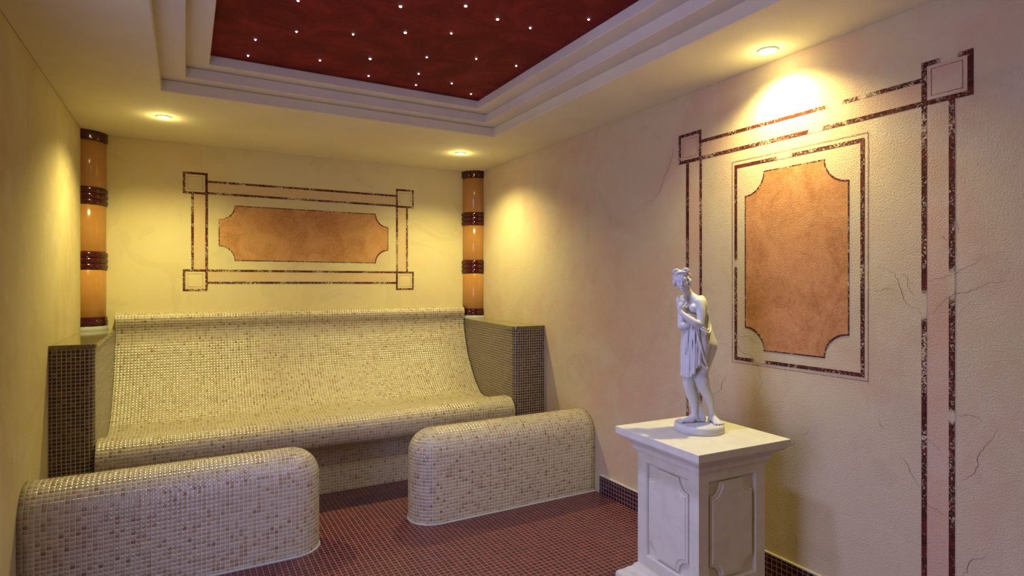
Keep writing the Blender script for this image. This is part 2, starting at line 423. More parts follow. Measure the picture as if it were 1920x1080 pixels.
cracks = [[(1.27, 1.427), (1.209, 1.393), (1.185, 1.33), (1.167, 1.28), (1.111, 1.233)], [(1.185, 1.393), (1.162, 1.374), (1.139, 1.312)], [(1.111, 1.236), (1.073, 1.259), (1.021, 1.314), (0.942, 1.344), (0.877, 1.364), (0.848, 1.368)], [(1.1, 1.361), (1.073, 1.373), (1.016, 1.388), (0.966, 1.418), (0.923, 1.451)], [(1.062, 1.511), (1.047, 1.524), (1.036, 1.507)], [(2.032, 1.06), (1.971, 1.041), (1.931, 1.053), (1.853, 1.02), (1.816, 0.984), (1.789, 0.902), (1.807, 0.836)], [(1.005, 1.577), (1.002, 1.53)], [(1.931, 1.11), (1.882, 1.105), (1.825, 1.078)], [(1.308, 1.329), (1.245, 1.336), (1.197, 1.324)], [(1.196, 0.711), (1.173, 0.695), (1.141, 0.639), (1.122, 0.611)], [(1.008, 0.901), (0.968, 0.907), (0.927, 0.89)], [(0.888, 0.879), (0.92, 0.816), (0.946, 0.764), (0.963, 0.702), (0.995, 0.67)], [(1.272, 0.831), (1.26, 0.808), (1.241, 0.802)], [(1.094, 0.792), (1.059, 0.764)], [(1.102, 0.565), (1.07, 0.551), (1.028, 0.53)], [(0.915, 0.452), (0.944, 0.426), (0.968, 0.402), (0.973, 0.365), (0.993, 0.345)], [(1.633, 0.253), (1.609, 0.207)], [(1.55, 0.728), (1.589, 0.698)], [(1.613, 0.666), (1.642, 0.641)], [(1.717, 0.356), (1.704, 0.33)], [(1.986, 0.922), (2.0, 0.89), (2.023, 0.866), (2.026, 0.832), (2.038, 0.816), (2.077, 0.796)], [(2.361, 2.111), (2.356, 2.066), (2.396, 1.978), (2.469, 1.861), (2.534, 1.824)]]
rc = random.Random(3)
def jag(pl, it=4):
    for k in range(it):
        q = [pl[0]]
        for a, b in zip(pl, pl[1:]):
            L = math.dist(a, b); m = ((a[0]+b[0])/2, (a[1]+b[1])/2); s = L*.16
            q += [(m[0]+rc.uniform(-s, s), m[1]+rc.uniform(-s, s)), b]
        pl = q
    return pl
for pl in cracks:
    pl = jag(pl, 4); vs, fs = [], []; n = len(pl)
    for i, (a, z) in enumerate(pl):
        q = pl[min(i+1, n-1)]; p0 = pl[max(i-1, 0)]
        dx, dz = q[0]-p0[0], q[1]-p0[1]; L = math.hypot(dx, dz) or 1
        w = (.0004+.0004*rc.random())*(min(i, n-1-i)/n*2+.3)
        vs += [(XR-.0016, a-dz/L*w, z+dx/L*w), (XR-.0016, a+dz/L*w, z-dx/L*w)]
        if i: fs.append((2*i-2, 2*i-1, 2*i+1, 2*i))
    mesh_obj('plaster_crack', vs, fs, M_crack, wall_right)

# ------------------------------------------------------------------ tiled bench
xr = lambda y: 2.077+.09*(y-3.62)
xl = lambda y: -.409-.006*(y-3.62)
ctrl = [(4.819, 1.152), (4.795, 1.151), (4.770, 1.145), (4.755, 1.128), (4.750, 1.105), (4.757, 1.075), (4.770, 1.04), (4.774, 1.0), (4.765, .95), (4.742, .89),
        (4.708, .81), (4.650, .71), (4.568, .617), (4.492, .54), (4.435, .496), (4.375, .460), (4.305, .441), (4.22, .441), (4.05, .466),
        (3.87, .512), (3.80, .523), (3.745, .520), (3.700, .502), (3.670, .470), (3.657, .430), (3.660, .390), (3.680, .357), (3.715, .338),
        (3.77, .330), (3.825, .322), (3.855, .300), (3.864, .262), (3.865, .20), (3.865, .001)]
def catmull(P, sub=5):
    out = []
    for i in range(len(P)-1):
        p0, p1, p2, p3 = P[max(i-1, 0)], P[i], P[i+1], P[min(i+2, len(P)-1)]
        for k in range(sub):
            t_ = k/sub
            out.append(tuple(.5*((2*p1[j])+(-p0[j]+p2[j])*t_+(2*p0[j]-5*p1[j]+4*p2[j]-p3[j])*t_**2+(-p0[j]+3*p1[j]-3*p2[j]+p3[j])*t_**3) for j in (0, 1)))
    out.append(P[-1]); return out
prof = catmull(ctrl[:-2], 5)+[ctrl[-2], ctrl[-1]]
split = min(range(len(prof)), key=lambda i: abs(prof[i][0]-3.83)+(abs(prof[i][1]-.32)))
arc = [0]
for a, b in zip(prof, prof[1:]): arc.append(arc[-1]+math.dist(a, b))
def sheet(name, pr, ar, parent, mat, closepts):
    nx = 24; vs, fs, uv = [], [], []
    for (y, z) in pr:
        a, b = xl(y), xr(y)
        for k in range(nx+1): vs.append((a+(b-a)*k/nx, y, z))
    for i in range(len(pr)-1):
        for k in range(nx):
            q = [i*(nx+1)+k, (i+1)*(nx+1)+k, (i+1)*(nx+1)+k+1, i*(nx+1)+k+1]
            fs.append(q); uv.append([(vs[j][0], ar[i] if j < (i+1)*(nx+1) else ar[i+1]) for j in q])
    m = len(fs)
    for side in (0, nx):       # end walls
        base = len(vs); pts = [(y, z) for y, z in pr]+closepts
        for y, z in pts: vs.append(((xl if side == 0 else xr)(y), y, z))
        f = [base+i for i in range(len(pts))]
        if side: f = f[::-1]
        fs.append(f); uv.append([(vs[j][1], vs[j][2]) for j in f])
    o = mesh_obj(name, vs, fs, mat, parent, uv)
    for i, pg in enumerate(o.data.polygons): pg.use_smooth = i < m
    return o
bench = empty('tiled_bench', (0, 0, 0))
tag(bench, 'long beige mosaic-tiled bench with curved backrest and rolled seat edge along the back wall', 'bench')
sheet('seat_and_backrest', prof[:split+1], arc[:split+1], bench, M_bench, [(4.819, prof[split][1])])
sheet('bench_base', prof[split:], [a for a in arc[split:]], bench, M_bench, [(4.819, .001), (4.819, prof[split][1])])

# ------------------------------------------------------------------ armrest blocks with granite slabs
def extrude_plan(name, plan, z0, z1, mat, parent, bevel=0):
    n = len(plan); vs = [(x, y, z0) for x, y in plan]+[(x, y, z1) for x, y in plan]
    fs, uv = [], []; s = 0
    for i in range(n):
        j = (i+1) % n; L = math.dist(plan[i], plan[j])
        fs.append((i, j, j+n, i+n)); uv.append([(s, z0), (s+L, z0), (s+L, z1), (s, z1)]); s += L
    fs.append(tuple(range(n))[::-1]); uv.append([plan[i] for i in range(n)][::-1])
    fs.append(tuple(range(n, 2*n))); uv.append([plan[i] for i in range(n)])
    o = mesh_obj(name, vs, fs, mat, parent, uv)
    if bevel:
        b = o.modifiers.new('b', 'BEVEL'); b.width = bevel; b.segments = 3; b.limit_method = 'ANGLE'
    return o
def arcpts(cx, cy, r, a0, a1, n=10):
    return [(cx+r*math.cos(math.radians(a0+(a1-a0)*k/n)), cy+r*math.sin(math.radians(a0+(a1-a0)*k/n))) for k in range(n+1)]
def arm_left(off, r=.045):
    # counter-clockwise plan
    y0 = 3.68-off; x1 = -.411+off*.0
    return [(XL+.0005, 4.8195), (XL+.0005, y0)]+arcpts(x1-r+off, y0+r, r, -90, 0)+[(x1+off, 3.9), (-.4175, 4.8195)]
def arm_right(off, r=.045):
    y0 = 3.68-off; x1 = 2.0895-off
    return ([(2.1925, 4.8195), (xr(3.9)-off*.0+.002, 3.9)]+arcpts(x1+r, y0+r, r, 180, 270)+[(XR-.0005, y0), (XR-.0005, 4.8195)])
for side, fn, lab in (('l', arm_left, 'dark brown mosaic-tiled block with olive stone top in the left back corner'),
                      ('r', arm_right, 'dark brown mosaic-tiled block with olive stone top in the right back corner')):
    a = empty('armrest_block', (0, 0, 0)); tag(a, lab, 'armrest')
    extrude_plan('tiled_body', fn(0), .001, 1.022, M_brown, a)
    extrude_plan('stone_slab', fn(.008), 1.022, 1.045, M_slab, a, .003)

# ------------------------------------------------------------------ low tiled dividers
def divider(x_wall, x_end, yc, r, ztop, label):
    s = 1 if x_end > x_wall else -1
    xe = x_end-s*r; zc = ztop-r; n = 16
    o = empty('low_divider', (x_wall, yc, 0)); tag(o, label, 'low wall', 'pair of low tiled divider walls')
    # profile across: front bottom -> over the top -> back bottom
    pr = [(-r, 0)]+[(-r, zc*k/6) for k in range(1, 6)]+[(-r*math.cos(PI*k/(2*n)), zc+r*math.sin(PI*k/(2*n))) for k in range(2*n+1)]+[(r, zc*k/6) for k in range(5, 0, -1)]+[(r, 0)]
    ar = [0]
    for a, b in zip(pr, pr[1:]): ar.append(ar[-1]+math.dist(a, b))
    tot = ar[-1]
    vs, fs, uv = [], [], []
    nx = 20
    for i in range(nx+1):
        x = (xe-x_wall)*i/nx
        for (y, z) in pr: vs.append((x, y, z+.0005))
    m = len(pr)
    for i in range(nx):
        for j in range(m-1):
            q = (i*m+j, (i+1)*m+j, (i+1)*m+j+1, i*m+j+1)
            fs.append(q); X0, X1 = (xe-x_wall)*i/nx, (xe-x_wall)*(i+1)/nx
            uv.append([(X0, ar[j]), (X1, ar[j]), (X1, ar[j+1]), (X0, ar[j+1])])
    # end: half revolve of the front half profile
    half = [p for k, p in enumerate(pr) if ar[k] <= tot/2+1e-6]; hm = len(half); na = 28
    base = len(vs); X = xe-x_wall
    for k in range(na+1):
        a = PI*k/na
        for (y, z) in half:
            rr = -y
            vs.append((X+s*rr*math.sin(a), -rr*math.cos(a), z+.0005))
    for k in range(na):
        for j in range(hm-1):
            q = (base+k*hm+j, base+(k+1)*hm+j, base+(k+1)*hm+j+1, base+k*hm+j+1)
            fs.append(q); U0, U1 = X+s*PI*r*k/na, X+s*PI*r*(k+1)/na
            uv.append([(U0, ar[j]), (U1, ar[j]), (U1, ar[j+1]), (U0, ar[j+1])])
    f = tuple(range(m)); fs.append(f); uv.append([(0, 0)]*m)
    g = mesh_obj('tiled_body', vs, fs, M_bench, o, uv, smooth=True)
    bm = bmesh.new(); bm.from_mesh(g.data); bmesh.ops.remove_doubles(bm, verts=bm.verts, dist=1e-5); bmesh.ops.recalc_face_normals(bm, faces=bm.faces); bm.to_mesh(g.data); bm.free()
    # sealant bead
    plan = [(0, -r)]+[(X+s*r*math.sin(PI*k/20), -r*math.cos(PI*k/20)) for k in range(21)]+[(0, r)]
    vs, fs = [], []
    for i, (x, y) in enumerate(plan):
        d_ = Vector((x-min(max(x*s, 0), abs(X))*s, y, 0)); d_ = d_.normalized() if d_.length > 1e-6 else Vector((0, -1, 0))
        if abs(x) <= abs(X): d_ = Vector((0, math.copysign(1, y), 0))
        vs += [(x, y, .0005), (x+d_.x*.006, y+d_.y*.006, .0005), (x+d_.x*.004, y+d_.y*.004, .005), (x, y, .007)]
        if i:
            b0, b1 = 4*(i-1), 4*i
            for e in range(4): fs.append((b0+e, b0+(e+1) % 4, b1+(e+1) % 4, b1+e))
    mesh_obj('sealant_bead', vs, fs, M_seal, o)
    return o
divider(XL+.0005, .612, 3.175, .142, .508, 'low beige mosaic divider wall with rounded end, standing out from the left wall')
divider(XR-.0005, 1.118, 3.195, .138, .515, 'low beige mosaic divider wall with rounded end, standing out from the right wall')

# ------------------------------------------------------------------ ceramic corner columns
def column(cx, cy, label):
    o = empty('corner_column', (0, 0, 0)); tag(o, label, 'column', 'glazed ceramic corner columns')
    cl = lambda x, y: (min(max(x, XL+.001), XR-.001), min(y, YB-.001))
    def piece(name, prof, mat):
        v, f = lathe_mesh(prof, 96, cl, (cx, cy))
        g = mesh_obj(name, v, f, mat, o)
        g.data.polygons.foreach_set('use_smooth', [True]*len(g.data.polygons))
        g.data.set_sharp_from_angle(angle=math.radians(50))
        return g
    r, R = .127, .137
    for z0, z1 in ((1.130, 1.452), (1.568, 1.882), (1.998, 2.308)):
        piece('pipe_segment', [(r-.004, z0), (r, z0+.004), (r, z1-.004), (r-.004, z1)], M_clay)
    def rings(name, z0, z1, n):
        h = (z1-z0)/n; pr = []
        for k in range(n):
            b = z0+k*h
            pr += [(R-.008, b+.0005), (R-.003, b+h*.10), (R, b+h*.28), (R, b+h*.72), (R-.003, b+h*.9), (R-.008, b+h-.0005)]
        piece(name, pr, M_ring)
    rings('ring_band', 1.452, 1.568, 3); rings('ring_band', 1.882, 1.998, 3)
    piece('top_ring', [(R-.008, 2.3085), (R-.001, 2.3105), (R, 2.314), (R, 2.369)], M_ring)
    piece('base_ring', [(R-.006, 1.072), (R, 1.080), (R, 1.108), (R-.004, 1.114), (R-.004, 1.118), (R-.002, 1.122), (R-.004, 1.130)], M_ring)
    g = piece('collar', [(R+.002, 1.0455), (R+.002, 1.060), (R-.004, 1.072)], M_seal)
    g['label'] = 'pale mortar collar'
column(XL, YB, 'ochre glazed ceramic column with oxblood rings in the left back corner')
column(2.318, YB, 'ochre glazed ceramic column with oxblood rings in the right back corner')

# ------------------------------------------------------------------ pedestal
ped = empty('statue_pedestal', (1.889, 1.752, 0), math.radians(-2.5))
tag(ped, 'square cream stone pedestal with notched relief panels under the statue', 'pedestal')
v, f = square_loft([(.249, .0005), (.249, .080), (.246, .092), (.238, .099), (.228, .102), (.222, .104), (.220, .110), (.212, .118), (.200, .124), (.194, .132), (.192, .138), (.184, .139), (.184, .145), (.180, .146)])
g = mesh_obj('plinth', v, f, M_stone, ped); 
v, f = square_loft([(.180, .630), (.188, .631), (.188, .640), (.197, .641), (.197, .652), (.199, .660), (.205, .669), (.213, .675), (.221, .678), (.221, .683), (.231, .684), (.236, .688), (.238, .694), (.238, .698), (.249, .699), (.249, .730)])
g2 = mesh_obj('cap', v, f, M_stone, ped)
for q in (g, g2):
    b = q.modifiers.new('b', 'BEVEL'); b.width = .0018; b.segments = 2; b.limit_method = 'ANGLE'
# shaft with recesses
vs, fs = [], []
s_, hw, z0, z1, zr0, zr1, dp = .180, .130, .146, .630, .192, .595, .016
for k in range(4):
    a = PI/2*k; ca, sa = math.cos(a), math.sin(a)
    def W(x, d, z): return (x*ca-(-d)*sa*1.0, x*sa+(-d)*ca, z)
    b0 = len(vs)
    for (x, d, z) in [(-s_, s_, z0), (s_, s_, z0), (s_, s_, z1), (-s_, s_, z1), (-hw, s_, zr0), (hw, s_, zr0), (hw, s_, zr1), (-hw, s_, zr1),
                      (-hw+.006, s_-.006, zr0+.006), (hw-.006, s_-.006, zr0+.006), (hw-.006, s_-.006, zr1-.006), (-hw+.006, s_-.006, zr1-.006),
                      (-hw+.008, s_-dp, zr0+.008), (hw-.008, s_-dp, zr0+.008), (hw-.008, s_-dp, zr1-.008), (-hw+.008, s_-dp, zr1-.008)]:
        vs.append(W(x, d, z))
    for L in (0, 4, 8):
        for i in range(4): fs.append((b0+L+i, b0+L+(i+1) % 4, b0+L+4+(i+1) % 4, b0+L+4+i))
    fs.append((b0+12, b0+13, b0+14, b0+15))
shaft = mesh_obj('shaft', vs, fs, M_stone, ped)
for k in range(4):
    a = PI/2*k; ca, sa = math.cos(a), math.sin(a)
    def W(x, d, z): return (x*ca+d*sa, x*sa-d*ca, z)
    vs, fs = [], []
    def lay(inset, d):
        return [W(x, d, z) for x, z in notched(-.116+inset, .116-inset, .206+inset, .583-inset, .052+inset*.2, 12)]
    L0 = lay(0, s_-dp); L1 = lay(0, s_-.008); L2 = lay(.003, s_-.005); L3 = lay(.009, s_-.005); L4 = lay(.012, s_-.001); L5 = lay(.0145, s_-.001)
    n = len(L0); vs = L0+L1+L2+L3+L4+L5
    for q in range(5):
        for i in range(n): fs.append((q*n+i, q*n+(i+1) % n, (q+1)*n+(i+1) % n, (q+1)*n+i))
    fs.append(tuple(5*n+i for i in range(n)))
    mesh_obj('relief_panel', vs, fs, M_stone, shaft)

#STATUE#
# ------------------------------------------------------------------ statue (signed distances meshed by surface nets), local mm
class SDF:
    def __init__(s, lo, hi, h):
        s.h = h; s.lo = np.array(lo, float)
        n = np.ceil((np.array(hi)-s.lo)/h).astype(int)+1
        s.n = n; s.D = np.full(tuple(n), 50.0, np.float32)
        s.ax = [s.lo[i]+h*np.arange(n[i]) for i in range(3)]
    def box(s, lo, hi):
        a = np.clip(np.floor((np.array(lo)-s.lo)/s.h).astype(int), 0, s.n-1); b = np.clip(np.ceil((np.array(hi)-s.lo)/s.h).astype(int)+1, 1, s.n)
        sl = tuple(slice(a[i], b[i]) for i in range(3))
        return sl, np.meshgrid(*[s.ax[i][sl[i]] for i in range(3)], indexing='ij', sparse=True)
    def comb(s, sl, d, k, op):
        a = s.D[sl]
        if op == 'cut':
            hh = np.clip(.5-.5*(a+d)/k, 0, 1); s.D[sl] = a+(-d-a)*hh+k*hh*(1-hh)
        else:
            hh = np.clip(.5+.5*(a-d)/k, 0, 1); s.D[sl] = a+(d-a)*hh-k*hh*(1-hh)
    def cone(s, a, b, ra, rb, k=6, op='add'):
        a, b = np.array(a, float), np.array(b, float); m = max(ra, rb)+k*1.5+6
        sl, (X, Y, Z) = s.box(np.minimum(a, b)-m, np.maximum(a, b)+m)
        ab = b-a; L2 = max(ab@ab, 1e-6)
        t_ = np.clip(((X-a[0])*ab[0]+(Y-a[1])*ab[1]+(Z-a[2])*ab[2])/L2, 0, 1)
        d = np.sqrt((X-a[0]-ab[0]*t_)**2+(Y-a[1]-ab[1]*t_)**2+(Z-a[2]-ab[2]*t_)**2)-(ra+(rb-ra)*t_)
        s.comb(sl, d, k, op)
    def chain(s, pts, k=6):      # whole tube joined as one distance first, so no bulge at its joints
        P_ = [np.array(p, float) for p in pts]
        Q = []                   # catmull-rom refinement
        for i in range(len(P_)-1):
            a, b, c, e = P_[max(i-1, 0)], P_[i], P_[i+1], P_[min(i+2, len(P_)-1)]
            for m_ in range(4):
                t_ = m_/4; Q.append(.5*((2*b)+(-a+c)*t_+(2*a-5*b+4*c-e)*t_**2+(-a+3*b-3*c+e)*t_**3))
        Q.append(P_[-1]); A = np.array(Q); m = A[:, 3].max()+k*1.5+6
        sl, (X, Y, Z) = s.box(A[:, :3].min(0)-m, A[:, :3].max(0)+m)
        best = None
        for p, q in zip(Q, Q[1:]):
            ab = q[:3]-p[:3]; L2 = max(ab@ab, 1e-6)
            t_ = np.clip(((X-p[0])*ab[0]+(Y-p[1])*ab[1]+(Z-p[2])*ab[2])/L2, 0, 1)
            d = np.sqrt((X-p[0]-ab[0]*t_)**2+(Y-p[1]-ab[1]*t_)**2+(Z-p[2]-ab[2]*t_)**2)-(p[3]+(q[3]-p[3])*t_)
            best = d if best is None else np.minimum(best, d)
        s.comb(sl, best, k, 'add')
    def ell(s, c, r, k=6, op='add', rot=None):
        c = np.array(c, float); r = np.array(r, float); m = max(r)+k*1.5+6
        sl, (X, Y, Z) = s.box(c-m, c+m)
        X, Y, Z = X-c[0], Y-c[1], Z-c[2]
        if rot is not None:      # rows = local axes
            R_ = np.array(rot, float)
            X, Y, Z = (R_[i][0]*X+R_[i][1]*Y+R_[i][2]*Z for i in range(3))
        k0 = np.sqrt((X/r[0])**2+(Y/r[1])**2+(Z/r[2])**2); k1 = np.sqrt((X/r[0]**2)**2+(Y/r[1]**2)**2+(Z/r[2]**2)**2)+1e-9
        s.comb(sl, k0*(k0-1)/k1, k, op)
    def floor(s, z=0.0):
        s.D = np.maximum(s.D, (z-s.ax[2])[None, None, :].astype(np.float32))
    def mesh(s, name, mat, parent, it=2):
        D = s.D; N = np.array(D.shape); inside = D < 0
        cnt = np.zeros(tuple(N-1), np.int8)
        cs = [(i, j, k) for i in (0, 1) for j in (0, 1) for k in (0, 1)]
        for i, j, k in cs: cnt += inside[i:N[0]-1+i, j:N[1]-1+j, k:N[2]-1+k]
        act = (cnt > 0) & (cnt < 8); idx = np.argwhere(act)
        vid = np.full(tuple(N-1), -1, np.int64); vid[act] = np.arange(len(idx))
        acc = np.zeros((len(idx), 3)); w_ = np.zeros(len(idx))
        for a in cs:
            for ax in range(3):
                if a[ax]: continue
                b = list(a); b[ax] = 1
                pa, pb = idx+np.array(a), idx+np.array(b)
                da, db = D[tuple(pa.T)], D[tuple(pb.T)]
                m = (da < 0) != (db < 0); t_ = np.where(m, da/(da-db+1e-12), 0)
                acc += np.where(m[:, None], pa+(pb-pa)*t_[:, None], 0); w_ += m
        P_ = acc/w_[:, None]*s.h+s.lo
        fs = []
        for ax in range(3):
            u, v = [(1, 2), (2, 0), (0, 1)][ax]
            sl0 = [slice(None)]*3; sl1 = [slice(None)]*3
            sl0[ax] = slice(0, -1); sl1[ax] = slice(1, None)
            ia, ib = inside[tuple(sl0)], inside[tuple(sl1)]
            e = np.argwhere(ia != ib); e = e[(e[:, u] > 0) & (e[:, v] > 0) & (e[:, u] < N[u]-1) & (e[:, v] < N[v]-1)]
            q = []
            for du, dv in ((1, 1), (0, 1), (0, 0), (1, 0)):
                c = e.copy(); c[:, u] -= du; c[:, v] -= dv; q.append(vid[tuple(c.T)])
            q = np.stack(q, 1); fl = ia[tuple(e.T)]
            q[~fl] = q[~fl][:, ::-1]; fs.append(q)
        F_ = np.concatenate(fs)
        for _ in range(it):      # light Laplacian smoothing
            A = np.zeros_like(P_); c = np.zeros(len(P_))
            for a, b in ((0, 1), (1, 2), (2, 3), (3, 0)):
                np.add.at(A, F_[:, a], P_[F_[:, b]]); np.add.at(A, F_[:, b], P_[F_[:, a]])
                np.add.at(c, F_[:, a], 1); np.add.at(c, F_[:, b], 1)
            P_ = P_*.5+.5*A/c[:, None]
        me = bpy.data.meshes.new(name)
        me.vertices.add(len(P_)); me.vertices.foreach_set('co', (P_/1000).astype(np.float32).ravel())
        me.loops.add(len(F_)*4); me.loops.foreach_set('vertex_index', F_.ravel().astype(np.int32))
        me.polygons.add(len(F_)); me.polygons.foreach_set('loop_start', (np.arange(len(F_))*4).astype(np.int32))
        me.polygons.foreach_set('use_smooth', np.ones(len(F_), bool))
        me.materials.append(mat); me.update(); me.validate()
        return link(bpy.data.objects.new(name, me), parent)

statue = empty('statue', (1.911, 1.773, .7302), math.radians(-29.3))
tag(statue, 'white plaster statue of a draped woman with crossed arms standing on the pedestal', 'statue')
v, f = lathe_mesh([(.1005, 0), (.1030, .004), (.1030, .0265), (.1010, .0310), (.0985, .0330)], 96)
g = mesh_obj('round_base', v, f, M_statue, statue); g.data.polygons.foreach_set('use_smooth', [True]*len(g.data.polygons)); g.data.set_sharp_from_angle(angle=math.radians(35))
ZB = 33.0      # top of the round base, mm
def up(p): return (p[0], p[1], p[2]+ZB)+tuple(p[3:])
B = SDF((-120, -100, 20), (120, 90, 720), 1.6)
# legs
B.chain([up(p) for p in [(26, -8, 332, 44), (10, -22, 262, 34), (0, -30, 214, 27), (3, -33, 184, 28), (16, -25, 152, 27), (33, -14, 120, 22), (45, -4, 86, 16.5), (55, 4, 50, 12.5), (58, 8, 26, 12.5)]], 9)
B.ell(up((24, -8, 148)), (21, 25, 36), 9)        # calf
B.ell(up((-1, -44, 190)), (16, 14, 18), 8)       # kneecap
B.chain([up(p) for p in [(-4, 22, 330, 42), (-24, 14, 258, 34), (-40, 4, 195, 26), (-43, 2, 172, 26), (-37, 6, 140, 25), (-26, 10, 108, 22), (-18, 12, 68, 16), (-16, 12, 38, 14), (-14, 12, 24, 14)]], 9)
B.ell(up((-30, 12, 135)), (22, 24, 34), 9)
# left foot, pointing at the viewer and a little to the right
B.chain([up(p) for p in [(56, 20, 12, 12.5), (60, 4, 20, 13), (68, -16, 13, 12), (74, -30, 8, 9.5)]], 8)
B.chain([up(p) for p in [(62, -2, 12, 12), (60, -22, 8, 10)]], 6); B.chain([up(p) for p in [(68, -5, 10, 12), (84, -22, 7, 8)]], 6)
for k, (bx, by, tx, ty, r) in enumerate([(57, -27, 53, -45, 6.0), (65, -30, 64, -49, 5.0), (73, -29, 74, -47, 4.7), (80, -26, 83, -42, 4.4), (86, -21, 90, -35, 4.2)]):
    B.cone(up((bx, by, 8)), up(((bx+tx)/2, (by+ty)/2, 8.5)), r, r*.95, 2.5); B.cone(up(((bx+tx)/2, (by+ty)/2, 8.5)), up((tx, ty, 4.5)), r*.95, r*.95, 1.2)
# right foot, pointing left
B.chain([up(p) for p in [(0, 14, 12, 13), (-20, 12, 20, 14), (-40, 8, 13, 12), (-58, 4, 8, 9.5)]], 8)
B.chain([up(p) for p in [(-30, 16, 10, 12), (-56, 16, 7, 8)]], 6); B.chain([up(p) for p in [(-30, 2, 10, 11), (-56, -4, 8, 8.5)]], 6)
for bx, by, tx, ty, r in [(-58, -6, -80, -10, 5.8), (-60, 1, -83, -1, 4.8), (-60, 7, -81, 7, 4.5), (-58, 13, -77, 14, 4.3), (-54, 18, -71, 21, 4.0)]:
    B.cone(up((bx, by, 8)), up(((bx+tx)/2, (by+ty)/2, 8)), r, r*.95, 2.5); B.cone(up(((bx+tx)/2, (by+ty)/2, 8)), up((tx, ty, 4.5)), r*.95, r*.95, 1.2)
# pelvis, buttocks, torso
B.ell(up((12, 4, 345)), (52, 50, 48), 14)
B.ell(up((40, 6, 332)), (33, 36, 40), 12)
B.ell(up((20, 32, 330)), (34, 30, 42), 14)
B.ell(up((26, 2, 318)), (36, 40, 56), 24)
B.chain([up(p) for p in [(14, 2, 380, 44), (10, 0, 415, 39), (1, -2, 455, 39)]], 18)
B.ell(up((-9, 0, 482)), (41, 46, 52), 16)
B.chain([up(p) for p in [(-14, -28, 515, 19), (-32, 0, 528, 22), (-62, 26, 522, 20)]], 16)
B.ell(up((8, -4, 500)), (22, 38, 44), 12)
# breasts
B.ell(up((-36, -41, 490)), (19, 18, 19), 10); B.ell(up((-62, -10, 488)), (18, 17, 18), 10)
# neck
B.chain([up(p) for p in [(-30, 2, 530, 22), (-46, -2, 552, 17.5), (-64, -8, 580, 17)]], 9)
B.chain([up(p) for p in [(-38, 0, 536, 18), (-8, -28, 524, 14)]], 9)
# left arm : shoulder, elbow, forearm across, hand on the breast
B.chain([up(p) for p in [(-13, -40, 514, 18.5), (-10, -52, 492, 18.5), (-12, -62, 458, 17), (-19, -70, 424, 16)]], 8)
B.ell(up((-10, -38, 510)), (20, 20, 21), 12)
B.chain([up(p) for p in [(-19, -70, 424, 16), (-42, -75, 431, 16), (-70, -70, 450, 13.5), (-93, -60, 472, 10), (-98, -55, 486, 9)]], 3)
HX = -9
B.chain([up(p) for p in [(-98, -55, 484, 9), (-98, -53, 496, 11), (-95, -51, 507, 10)]], 3); B.ell(up((-97, -52, 499)), (11.5, 7, 16), 3)
for (a, b, c) in [((-98, -50, 508), (-100, -47, 524), (-95, -43, 535)), ((-92, -53, 511), (-94, -50, 530), (-87, -45, 543)), ((-85, -54, 512), (-85, -51, 530), (-80, -46, 543)), ((-78, -54, 508), (-77, -52, 523), (-74, -47, 535))]:
    a, b, c = [(q[0]+HX, q[1], q[2]) for q in (a, b, c)]
    B.cone(up(a), up(b), 4.0, 3.7, 1.2); B.cone(up(b), up(c), 3.7, 3.0, .8)
B.cone(up((-88, -55, 489)), up((-78, -58, 500)), 5, 4, 2); B.cone(up((-78, -58, 500)), up((-73, -56, 512)), 4, 3.2, .8)   # thumb
# right arm, mostly behind : elbow at the left, hand gathering the cloth under the left forearm
B.chain([up(p) for p in [(-62, 26, 516, 18), (-68, 22, 480, 16), (-74, 6, 438, 16), (-78, -14, 414, 17)]], 6)
B.chain([up(p) for p in [(-78, -14, 412, 17), (-68, -42, 418, 14.5), (-54, -58, 430, 11)]], 4)
B.ell(up((-45, -62, 436)), (12, 7, 9), 3)
for i in range(4):
    z = 434+i*5.0; B.cone(up((-40, -62, z)), up((-28, -60, z+1)), 3.6, 3.4, 1); B.cone(up((-28, -60, z+1)), up((-22, -54, z-1)), 3.4, 2.8, .8)
# head
hc = np.array([-76., -12., 602.])+np.array([0, 0, ZB])
hf = np.array([-.30, -.93, -.16]); hf /= np.linalg.norm(hf)
hu = np.array([-.10, 0, 1.]); hu -= hf*(hu@hf); hu /= np.linalg.norm(hu)
hr = np.cross(hu, hf)          # the figure's left-right axis
def hd(x, fwd, z): return hc+hr*x+hf*fwd+hu*z
hrot = [hr, hf, hu]
E_ = lambda p, r, k=4, op='add', S_=B: S_.ell(hd(*p), r, k, op, hrot)
Cn = lambda a, b, ra, rb, k=3, op='add', S_=B: S_.cone(hd(*a), hd(*b), ra, rb, k, op)
E_((0, -3, 10), (28, 34, 32)); E_((0, 10, -8), (25, 21, 30), 6); E_((0, 15, -22), (17, 15, 16), 6)
E_((0, 24, -35), (8, 6.5, 6), 5); E_((13, 20, -8), (9, 8, 11), 5); E_((-13, 20, -8), (9, 8, 11), 5)
E_((0, 26, 14), (19, 6, 9), 5)
Cn((0, 30, 9), (0, 37, -7), 2.8, 4.0, 3); E_((4, 33, -8), (3.4, 3.2, 2.8), 2); E_((-4, 33, -8), (3.4, 3.2, 2.8), 2)
for s2 in (-1, 1):
    E_((s2*10.5, 34, 3), (6.8, 5.5, 3.9), 3, 'cut'); E_((s2*10.5, 27.0, 2.6), (5.4, 4.4, 3.4), 1)
    Cn((s2*4, 32, 8.5), (s2*17, 27, 9.5), 2.2, 1.6, 2.5)
    E_((s2*28, -2, -2), (3.5, 6, 9.5), 2)
Cn((0, 36, -10), (0, 34, -14), 2, 2, 2)
